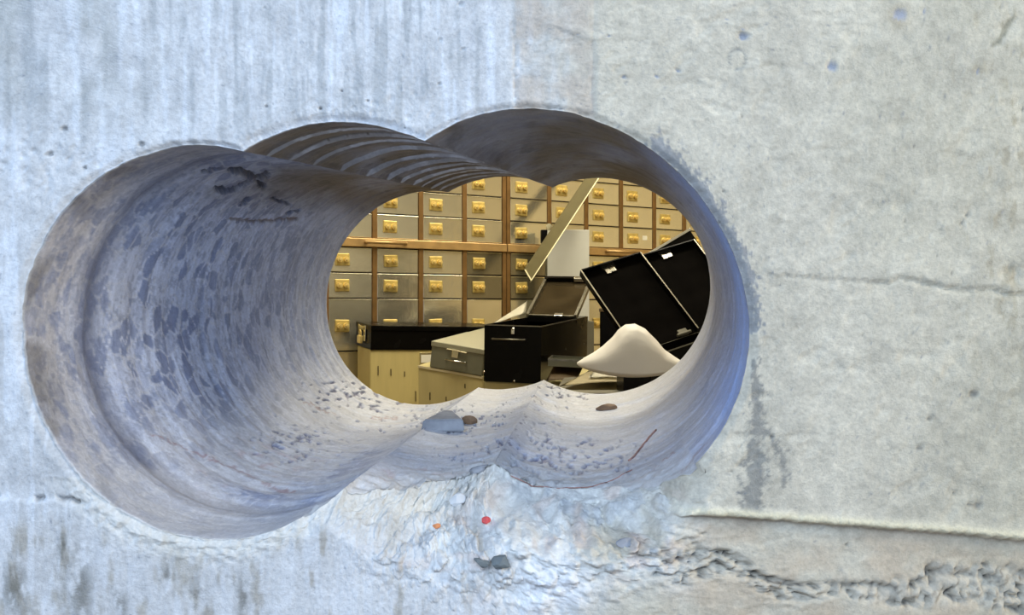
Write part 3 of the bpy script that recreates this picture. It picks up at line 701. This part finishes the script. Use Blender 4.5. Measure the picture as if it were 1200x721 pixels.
# two black boxes whose lids stand open at the right of the heap
def thrown_box(label, M, w, L, bh, bl, hx):
    t = thing('deposit_box', label, 'deposit box', M, 'black boxes with lids thrown open')
    bm = bmesh.new(); add_box(bm, (0, 0, 0), (w, .0025, L)); ld = obj('lid', bm, BLACK_IN, t)
    bm = bmesh.new(); add_box(bm, (-.001, -.014, 0), (.0015, .003, L)); add_box(bm, (w - .0015, -.014, 0), (w + .001, .003, L)); obj('lid_flange', bm, BLACK, ld)
    bm = bmesh.new(); add_box(bm, (-.0012, -.0150, 0), (.0012, -.0137, L)); add_box(bm, (w - .0012, -.0150, 0), (w + .0014, -.0137, L)); o = obj('rim', bm, WORN, ld); o['label'] = 'worn bright edge'
    bm = bmesh.new(); add_box(bm, (0, -.014, L - .002), (w, .003, L + .001)); obj('lid_front_edge', bm, BLACK, ld)
    bm = bmesh.new(); add_box(bm, (hx - .012, -.004, L - .024), (hx - .001, 0, L - .006), bev=.001); add_box(bm, (hx + .002, -.004, L - .022), (hx + .013, 0, L - .006), bev=.001); add_box(bm, (hx - .010, -.003, L - .020), (hx + .010, -.001, L - .004)); add_box(bm, (hx - .016, -.003, L - .008), (hx + .017, -.001, L - .002)); obj('hasp', bm, CHROME, ld)
    bm = bmesh.new(); add_cyl(bm, (w * .70, -.004, .006), (w * .92, -.004, .006), .0035, n=10); add_box(bm, (w * .74, -.005, .002), (w * .88, 0, .018), bev=.001); obj('hinge', bm, GREYCARD, ld)
    B = Matrix.Rotation(math.radians(42), 4, 'X') @ Matrix.Translation((0, -bl, -bh))
    bm = bmesh.new(); shell(bm, w, bl, bh, .002); bmesh.ops.transform(bm, matrix=B, verts=bm.verts); obj('body', bm, BLACK, t)
    bm = rim_bm(w, bl, bh, .0015); bmesh.ops.transform(bm, matrix=B, verts=bm.verts); obj('body_rim', bm, GREYCARD, t)
    return t
thrown_box('black deposit box with its lid thrown open, directly above the white bag', pose((-.7783, -.2817, .3123), (.244, 1.7825, -.0926)), .147, .24, .055, .11, .066)
thrown_box('black deposit box with lid thrown open at far right, cut off by the hole', pose((-.7593, -.2847, .2456), (.3798, 1.9278, -.0743)), .158, .262, .055, .12, .080)

# a third black box standing behind them, only its bright rim shows
t = thing('deposit_box', 'closed black deposit box with bright silver rim, behind the far right lid', 'deposit box', pose((-.25, -.52, .2), (.425, 2.16, -.06)))
bm = bmesh.new(); add_box(bm, (0, 0, 0), (.15, .09, .215), bev=.0015); obj('body', bm, BLACK, t)
bm = bmesh.new(); add_box(bm, (-.002, -.002, .210), (.152, .006, .2165), bev=.001); o = obj('rim', bm, CHROME, t); o['label'] = 'bright silver rim'

# small black box between open box and lids
t = thing('deposit_box', 'small black deposit box standing behind the white bag, left of the big lids', 'deposit box', pose((0, 0, -.25), (.238, 2.42, -.16)))
bm = bmesh.new(); add_box(bm, (0, 0, 0), (.12, .20, .148), bev=.0015); obj('body', bm, BLACK, t)
bm = bmesh.new(); add_box(bm, (-.002, -.002, .148), (.122, .202, .158), bev=.002); obj('lid', bm, CARD_BR, t)

# ------------------------------------------------------------------ what they stand on
def prism(name, top, zb, m, parent=None):
    """block whose four top corners are given, standing straight down to zb"""
    bm = bmesh.new()
    vt = [bm.verts.new(p) for p in top]; vb = [bm.verts.new((p[0], p[1], zb)) for p in top]
    bm.faces.new(vt); bm.faces.new(vb[::-1])
    for k in range(4): bm.faces.new((vb[k], vb[(k + 1) % 4], vt[(k + 1) % 4], vt[k]))
    bmesh.ops.recalc_face_normals(bm, faces=bm.faces)
    bmesh.ops.bevel(bm, geom=list(bm.edges), offset=.0018, segments=2, affect='EDGES')
    return obj(name, bm, m, parent)
# cream cabinet under the flat black box
R = fm.to_3x3()
def fp(x, y, z): return fm @ Vector((x, y, z))
t = thing('cream_cabinet', 'cream metal cabinet with dark slits, under the flat black box', 'cabinet', Matrix.Translation((-.27, 2.72, FLOOR_Z)))
def loc(o, t):
    o.location = -t.matrix_world.translation; return o
T4 = [fp(.0, .004, -.001), fp(.41, .004, -.001), fp(.41, .125, -.001), fp(.0, .125, -.001)]
loc(prism('body', T4, FLOOR_Z, CREAM, t), t)
def slit(px, py, d, wpx, hpx): # small dark slot let into a front face
    k = d / F; x, z = (px - 600) * k, (360 - py) * k
    return x, z, wpx * k, hpx * k
fdir = (R @ Vector((1, 0, 0))); fdir.z = 0; fdir.normalize()
def on_face(P0, u, n):  # face line through P0 along u : depth where a sight line px crosses
    def f(px, py):
        kx = (px - 600) / F
        s = (kx * P0.y - P0.x) / (u.x - kx * u.y); p = P0 + u * s
        return Vector((p.x, p.y, (360 - py) / F * p.y))
    return f
g = on_face(fp(0, .004, 0), fdir, None)
bm = bmesh.new()
for px, py, hh in ((443, 434, 11), (458, 436, 8), (474, 438, 6), (487, 464, 12)):
    c = g(px, py); k = c.y / F
    Mx = Matrix.Translation(c) @ Matrix.Rotation(math.atan2(fdir.y, fdir.x), 4, 'Z')
    add_box(bm, (-.0011, -.0022, -hh * k / 2), (.0011, .003, hh * k / 2), Mx)
loc(obj('slit', bm, SLIT, t), t)
# label holder
c = g(499, 420); Mx = Matrix.Translation(c) @ Matrix.Rotation(math.atan2(fdir.y, fdir.x), 4, 'Z')
lh = loc(obj('label_holder', box_bm((-.021, -.004, -.019), (.034, .002, .019), Mx, .001), STEEL_EDGE, t), t)
bm = bmesh.new(); add_box(bm, (-.017, -.0048, -.012), (.030, -.0035, .012), Mx); cd = obj('label_card', bm, PAPER, lh)

# cream carton under the grey box
def gp(x, y, z): return gm @ Vector((x, y, z))
t = thing('cream_carton', 'cream carton with sloping top, right under the grey deposit box', 'carton', Matrix.Translation((-.1, 2.5, FLOOR_Z)))
T4 = [gp(-.034, .003, -.0012), gp(.150, .003, -.0012), gp(.150, .38, -.0012), gp(-.034, .22, -.0012)]
loc(prism('body', T4, FLOOR_Z, CREAM2, t), t)
P0, P1 = T4[0], T4[1]; u = (P1 - P0); u.z = 0; u.normalize()
g2 = on_face(P0, u, None)
bm = bmesh.new()
for px, py, hh in ((504, 464, 9), (523, 467, 5), (545, 452, 5)):
    c = g2(px, py); k = c.y / F
    add_box(bm, (-.001, -.0022, -hh * k / 2), (.001, .003, hh * k / 2), Matrix.Translation(c) @ Matrix.Rotation(math.atan2(u.y, u.x), 4, 'Z'))
loc(obj('slit', bm, SLIT, t), t)
sl = math.atan2((P1 - P0).z, (P1 - P0).xy.length)
bm = bmesh.new(); add_box(bm, (0, -.002, -.007), ((P1 - P0).length, .002, .0), Matrix.Translation(P0) @ Matrix.Rotation(math.atan2(u.y, u.x), 4, 'Z') @ Matrix.Rotation(-sl, 4, 'Y'), .0008)
o = loc(obj('lid_edge', bm, CARD, t), t)

# grey brown carton under the open black box
def op(x, y, z): return om @ Vector((x, y, z))
t = thing('carton', 'cream brown carton standing under the open black deposit box', 'carton', Matrix.Translation((.1, 2.3, FLOOR_Z)))
loc(prism('body', [op(.0, .004, -.0012), op(.20, .02, -.0012), op(.20, .5, -.0012), op(.0, .5, -.0012)], FLOOR_Z, CREAM2, t), t)
# dark carton in front right carrying papers and bag
t = thing('carton', 'dark grey carton under the beige papers and the white bag', 'carton', Matrix.Translation((.3, 1.7, FLOOR_Z)))
loc(prism('body', [(.075, 1.60, -.153), (.62, 1.55, -.153), (.66, 1.98, -.153), (.12, 2.02, -.153)], FLOOR_Z, GREYCARD, t), t)

# papers and small things on it
def sheet(name, pts, th, m, label, cat, group=None, wav=.003):
    """bent sheet through four corner points"""
    n = 8; bm = bmesh.new(); P = [Vector(p) for p in pts]; g = []
    for a in range(n + 1):
        for b in range(n + 1):
            u, v = a / n, b / n
            q = P[0] * (1 - u) * (1 - v) + P[1] * u * (1 - v) + P[2] * u * v + P[3] * (1 - u) * v
            q.z += wav * math.sin(u * 4 + v * 2.4) * u
            g.append(bm.verts.new(q))
    for a in range(n):
        for b in range(n):
            k = a * (n + 1) + b; bm.faces.new((g[k], g[k + n + 1], g[k + n + 2], g[k + 1]))
    bmesh.ops.solidify(bm, geom=bm.faces[:], thickness=th)
    bmesh.ops.recalc_face_normals(bm, faces=bm.faces)
    return tag(obj(name, bm, m, None, True), label, cat, group)
def at(px, py, d): return Vector(((px - 600) * d / F, d, (360 - py) * d / F))
sheet('paper_sheet', [at(655, 452.5, 1.66), at(733, 446, 1.66), at(731, 431, 1.88), at(690, 434, 1.88)], .002, CARD, 'creased beige paper lying open below the white bag', 'paper')
sheet('paper_sheet', [at(690, 442, 1.72), at(736, 443, 1.70), at(733, 428, 1.86), at(700, 428, 1.88)], .0015, PAPER, 'small pale paper tucked under the white bag', 'paper')
sheet('cardboard_piece', [at(640, 446, 1.92), at(674, 446, 1.92), at(686, 424, 2.1), at(651, 424, 2.1)], .003, CARD_BR, 'brown cardboard lying beside the open black box', 'cardboard')
sheet('cardboard_piece', [at(764, 441, 1.55), at(792, 437, 1.55), at(800, 426, 1.62), at(770, 427, 1.62)], .003, CARD_BR, 'brown cardboard scrap right of the white bag', 'cardboard')
bm = bmesh.new(); add_box(bm, (0, 0, 0), (.052, .05, .030), bev=.0015); bmesh.ops.transform(bm, matrix=Matrix.Translation((.200, 1.60, -.1525)) @ Matrix.Rotation(math.radians(8), 4, 'Z'), verts=bm.verts)
tag(obj('black_tin', bm, BLACK), 'small black tin peeking out under the white bag', 'tin')
# grey tray beside the open box
bm = bmesh.new()
Mt = Matrix.Translation(at(642, 428.5, 1.98)) @ Matrix.Rotation(math.radians(-6), 4, 'Z') @ Matrix.Rotation(math.radians(3), 4, 'Y')
shell(bm, .078, .14, .016, .003); bmesh.ops.transform(bm, matrix=Mt, verts=bm.verts)
t = thing('metal_tray', 'shallow grey metal tray against the right side of the open black box', 'tray', Matrix.Translation(at(642, 428.5, 1.98)))
loc(obj('tray', bm, GREYPAINT, t), t)
bm = rim_bm(.078, .14, .016, .003); bmesh.ops.transform(bm, matrix=Mt, verts=bm.verts); loc(obj('rim', bm, WORN, t), t)

# white bag
bm = bmesh.new()
bmesh.ops.create_icosphere(bm, subdivisions=6, radius=1.0)
bc = Vector((.207, 1.525, -.109))
co = np.array([v.co[:] for v in bm.verts])
lump = fbm(co[:, 0] * 1.5 + 3, co[:, 1] * 1.5, co[:, 2] * 1.5, 2, 201)
wr = np.abs(fbm(co[:, 0] * 3 + 5, co[:, 1] * 3, co[:, 2] * 3, 3, 203))
for v, l, q2 in zip(bm.verts, lump, wr):
    x, y, z = v.co
    xx_ = x * .096
    pr = np.interp(xx_ / .001458, [-67, -56, -46, -35, -24, -17, -9, 2, 14, 26, 35, 49, 58, 66], [13, 19, 23, 30, 40, 49, 55, 56, 50, 38, 27, 18, 13, 8]) * .001458
    s = 1 + .04 * l - .01 * q2
    edge_ = math.sqrt(max(0., 1 - (x * .98) ** 6))
    ca_ = z / max(1e-6, math.sqrt(z * z + y * y))
    lift = .0125 * (xx_ / .096) ** 2
    pr = max(pr - lift, .004)
    v.co = Vector((xx_, y * .050 * s, lift + (max(ca_, 0) ** .7 * pr * s * edge_ if z > 0 else z * .010))) + bc
o = tag(obj('plastic_bag', bm, BAG, None, True), 'crumpled white bag lying in front of the big black lids', 'bag')

# pale grey panel behind the strip
PH0 = .262 + .045
t = thing('carton', 'dull grey carton behind the open black box, carrying the pale metal sheet', 'carton', Matrix.Translation((.190, 3.0, FLOOR_Z)) @ Matrix.Rotation(math.radians(4), 4, 'Z'))
obj('body', box_bm((-.10, -.01, 0), (.085, .078, -.046 - FLOOR_Z), bev=.002), GREYCARD, t)
t = thing('steel_sheet', 'pale grey blank metal sheet standing upright in front of the lockers', 'metal sheet', Matrix.Translation((.190, 3.005, -.045)) @ Matrix.Rotation(math.radians(4), 4, 'Z'))
obj('face_plate', box_bm((-.071, 0, 0), (.071, .006, PH0), bev=.002), PANEL, t)
obj('side_flange', box_bm((-.071, .006, 0), (-.066, .075, PH0), bev=.001), GREYPAINT, t)
obj('mounting_bracket', box_bm((-.092, .004, PH0 - .045), (-.071, .03, PH0), bev=.002), BLACK, t)
bm = bmesh.new(); add_cyl(bm, (-.066, -.001, PH0 + .012), (-.066, .008, PH0 + .012), .009, n=14); add_box(bm, (-.072, 0, PH0 - .003), (-.060, .006, PH0 + .012)); obj('fixing_tab', bm, STEEL_EDGE, t)

# leaning angle strip, its upper end resting against the lockers
A, B = at(619, 322, 2.86), at(694.5, 208, 3.03)
d = (B - A).normalized()
fpl = lambda p: (p.y - 2.8) - math.tan(TH) * (p.x + .431)
Ln = (-.030 / math.cos(TH) - fpl(A)) / (d.y - math.tan(TH) * d.x); print('strip length', Ln)
Ln = Ln if .4 < Ln < 2 else .8
zx = d; yx = Vector((0, 1, 0)); xx = yx.cross(zx).normalized(); yx = zx.cross(xx).normalized()
Ms = Matrix((xx, yx, zx)).transposed().to_4x4(); Ms.translation = A
t = thing('metal_strip', 'long olive metal angle strip leaning diagonally across the lockers', 'metal strip', Ms)
bm = bmesh.new()
vv = [bm.verts.new(p) for p in ((-.021, 0, .008), (.016, 0, -.012), (.016, 0, Ln), (-.021, 0, Ln))]
bm.faces.new(vv); bmesh.ops.solidify(bm, geom=bm.faces[:], thickness=-.003); bmesh.ops.recalc_face_normals(bm, faces=bm.faces)
obj('web', bm, OLIVE, t)
bm = bmesh.new(); add_box(bm, (.016, -.003, -.012), (.0195, .014, Ln), bev=.0008); add_box(bm, (-.021, -.003, -.001), (.0195, .001, .003), Matrix.Translation((0, 0, -.002)) @ Matrix.Rotation(.49, 4, 'Y')); o = obj('flange', bm, OLIVE_LT, t); o['label'] = 'bright flange'

# pale sheet between open box and lockers
sheet('paper_sheet', [at(572, 382, 2.62), at(616, 366, 2.62), at(618, 352, 2.72), at(605, 361, 2.72)], .0015, PAPER, 'pale thin sheet behind the open black box', 'paper', wav=.001)

# ------------------------------------------------------------------ loose bits in the bores
def tunnel_hit(px, py, lobes):
    d = np.hypot(600 + F * TX / YT - px, 360 - F * TZ / YT - py) + np.where(np.isin(lob, lobes), 0, 1e4)
    k = np.unravel_index(np.argmin(d), d.shape)
    n = Vector((-NX[k], 0.0, -NZ[k])).normalized()
    return Vector((TX[k], YT[k], TZ[k])), n
def face_hit(px, py):
    d = np.hypot(600 + F * FXW / FYW - px, 360 - F * FZW / FYW - py); k = np.unravel_index(np.argmin(d), d.shape)
    return Vector((FXW[k], FYW[k], FZW[k])), Vector((0, -.7, .7))
def stone(name, p, n, size, m, label, cat, seed, group=None, sink=.25):
    rr = random.Random(seed); bm = bmesh.new(); bmesh.ops.create_icosphere(bm, subdivisions=2, radius=1)
    pl = [Vector((rr.uniform(-1, 1), rr.uniform(-1, 1), rr.uniform(-1, 1))).normalized() for _ in range(9)]
    for v in bm.verts:
        for q in pl:
            dd = v.co.dot(q)
            if dd > .62: v.co -= q * (dd - .62)
        v.co = Vector((v.co.x * size[0], v.co.y * size[1], v.co.z * size[2]))
    o = obj(name, bm, m)
    z = n.normalized(); x = Vector((1, 0, 0)); y = z.cross(x).normalized(); x = y.cross(z)
    M = Matrix((x, y, z)).transposed().to_4x4() @ Matrix.Rotation(rr.uniform(-.5, .5), 4, 'Z'); M.translation = p + z * size[2] * (1 - sink) * .62
    o.matrix_world = M
    return tag(o, label, cat, group)
p, n = tunnel_hit(522, 500, [3])
# flat triangular shard
bm = bmesh.new()
tri = [(-.021, -.010), (.019, -.006), (.006, .034), (-.004, .036)]
lo_ = [bm.verts.new((x, y, -.003)) for x, y in tri]; hi_ = [bm.verts.new((x * .9, y * .9 + .001, .008 + .004 * (y > 0))) for x, y in tri]
bm.faces.new(lo_[::-1]); bm.faces.new(hi_)
for k in range(4): bm.faces.new((lo_[k], lo_[(k + 1) % 4], hi_[(k + 1) % 4], hi_[k]))
bmesh.ops.recalc_face_normals(bm, faces=bm.faces); bmesh.ops.bevel(bm, geom=list(bm.edges), offset=.0012, segments=2, affect='EDGES')
o = obj('stone_shard', bm, STONE); o.location = p + Vector((0, -.012, .001)); tag(o, 'blue grey wedge of stone lying on the hole floor near its far edge', 'stone')
p, n = tunnel_hit(551, 497, [3]); stone('brown_splinter', p, n, (.009, .010, .0065), BROWN_CH, 'brown splinter against the blue grey stone wedge', 'splinter', 4)
p, n = tunnel_hit(712, 479, [2, 3]); stone('brown_splinter', p, n, (.014, .008, .004), BROWN_CH, 'flat brown splinter on the hole floor at the right', 'splinter', 6)
p, n = face_hit(569, 612); stone('red_fragment', p, n, (.0038, .0032, .0028), RED, 'tiny red fragment on the broken lower lip', 'fragment', 8)
p, n = face_hit(512, 617); stone('orange_fragment', p, n, (.003, .0026, .002), ORANGE, 'tiny orange fragment left of the red one on the lower lip', 'fragment', 9)
p, n = face_hit(588, 660); stone('embedded_stone', p, n, (.007, .006, .005), STONE_DK, 'dark green grey stone stuck in the rough concrete under the hole', 'stone', 10)
p, n = face_hit(564, 659); stone('embedded_stone', p, n, (.006, .0035, .003), STONE_DK, 'narrow dark stone just left of the larger dark one', 'stone', 12)
p, n = face_hit(536, 588); stone('embedded_stone', p, n, (.007, .006, .005), STONE_WH, 'pale round stone on the lower lip of the hole', 'stone', 14)
p, n = face_hit(732, 637); stone('embedded_stone', p, n, (.007, .0035, .003), STONE, 'blue grey stone in the rough patch at lower right of the hole', 'stone', 16)
p, n = tunnel_hit(560, 565, [3]); stone('embedded_stone', p, n, (.010, .005, .004), STONE, 'blue grey stone at the near end of the ridge between two bores', 'stone', 18)
def wire(name, pix, lobes, r, label):
    pts = []
    for a, b in zip(pix[:-1], pix[1:]):
        for k in range(5):
            f = k / 5; p, n = tunnel_hit(a[0] + (b[0] - a[0]) * f, a[1] + (b[1] - a[1]) * f, lobes); pts.append(p + n * r * .5)
    bm = bmesh.new(); add_tube(bm, pts, r, 6)
    return tag(obj(name, bm, RUSTW, None, True), label, 'wire')
wire('rusty_wire', [(585, 568), (610, 576), (640, 579), (680, 575), (720, 562), (745, 548)], [2, 3], .00045, 'thin rusty wire curving across the floor of the right bore')
wire('rusty_rod', [(738, 540), (755, 521), (772, 500)], [2, 3], .0009, 'short rusty rod lying up the wall of the right bore')

# ------------------------------------------------------------------ light
def area(name, loc_, target, sx, sy, power, col):
    l = bpy.data.lights.new(name, 'AREA'); l.shape = 'RECTANGLE'; l.size = sx; l.size_y = sy; l.energy = power; l.color = col
    o = bpy.data.objects.new(name, l); COL.objects.link(o); o.location = loc_
    o.rotation_euler = (Vector(target) - Vector(loc_)).to_track_quat('-Z', 'Y').to_euler()
    return o
area('daylight_lamp', (-.55, -1.15, .95), (.0, .6, -.05), 1.2, .9, 29, (.72, .85, 1.0))
area('daylight_lamp', (.45, -.55, .35), (-.1, .8, -.05), .45, .3, 3.5, (.55, .74, 1.0))
area('work_lamp', (1.55, .02, .55), (.35, .56, .0), .4, .4, 17, (1.0, .84, .56))
area('vault_light', (-.3, 2.0, CEIL_Z - .03), (-.25, 2.45, 0), 1.0, .4, 38, (1.0, .92, .72))
area('vault_light', (.9, 2.3, CEIL_Z - .03), (.8, 2.8, 0), 1.0, .4, 32, (1.0, .92, .72))
area('vault_light', (.3, 2.75, CEIL_Z - .03), (.1, 1.1, .5), .8, .3, 26, (1.0, .92, .72))  # added fill on the wall's far face, brightens the reflections in the lockers
w_ = bpy.data.worlds.new('world'); SC.world = w_; w_.use_nodes = True
bg = w_.node_tree.nodes['Background']; bg.inputs['Color'].default_value = (.50, .68, 1.0, 1); bg.inputs['Strength'].default_value = .8

# ------------------------------------------------------------------ camera
cam = bpy.data.cameras.new('camera'); cam.sensor_width = 36.0; cam.sensor_fit = 'HORIZONTAL'; cam.lens = 36.0 * F / 1200.0; cam.clip_start = .01
co_ = bpy.data.objects.new('camera', cam); COL.objects.link(co_); co_.location = (0, 0, 0); co_.rotation_euler = (math.pi / 2, 0, 0)
SC.camera = co_
SC.view_settings.view_transform = 'Standard'; SC.view_settings.look = 'None'; SC.view_settings.exposure = 0.0
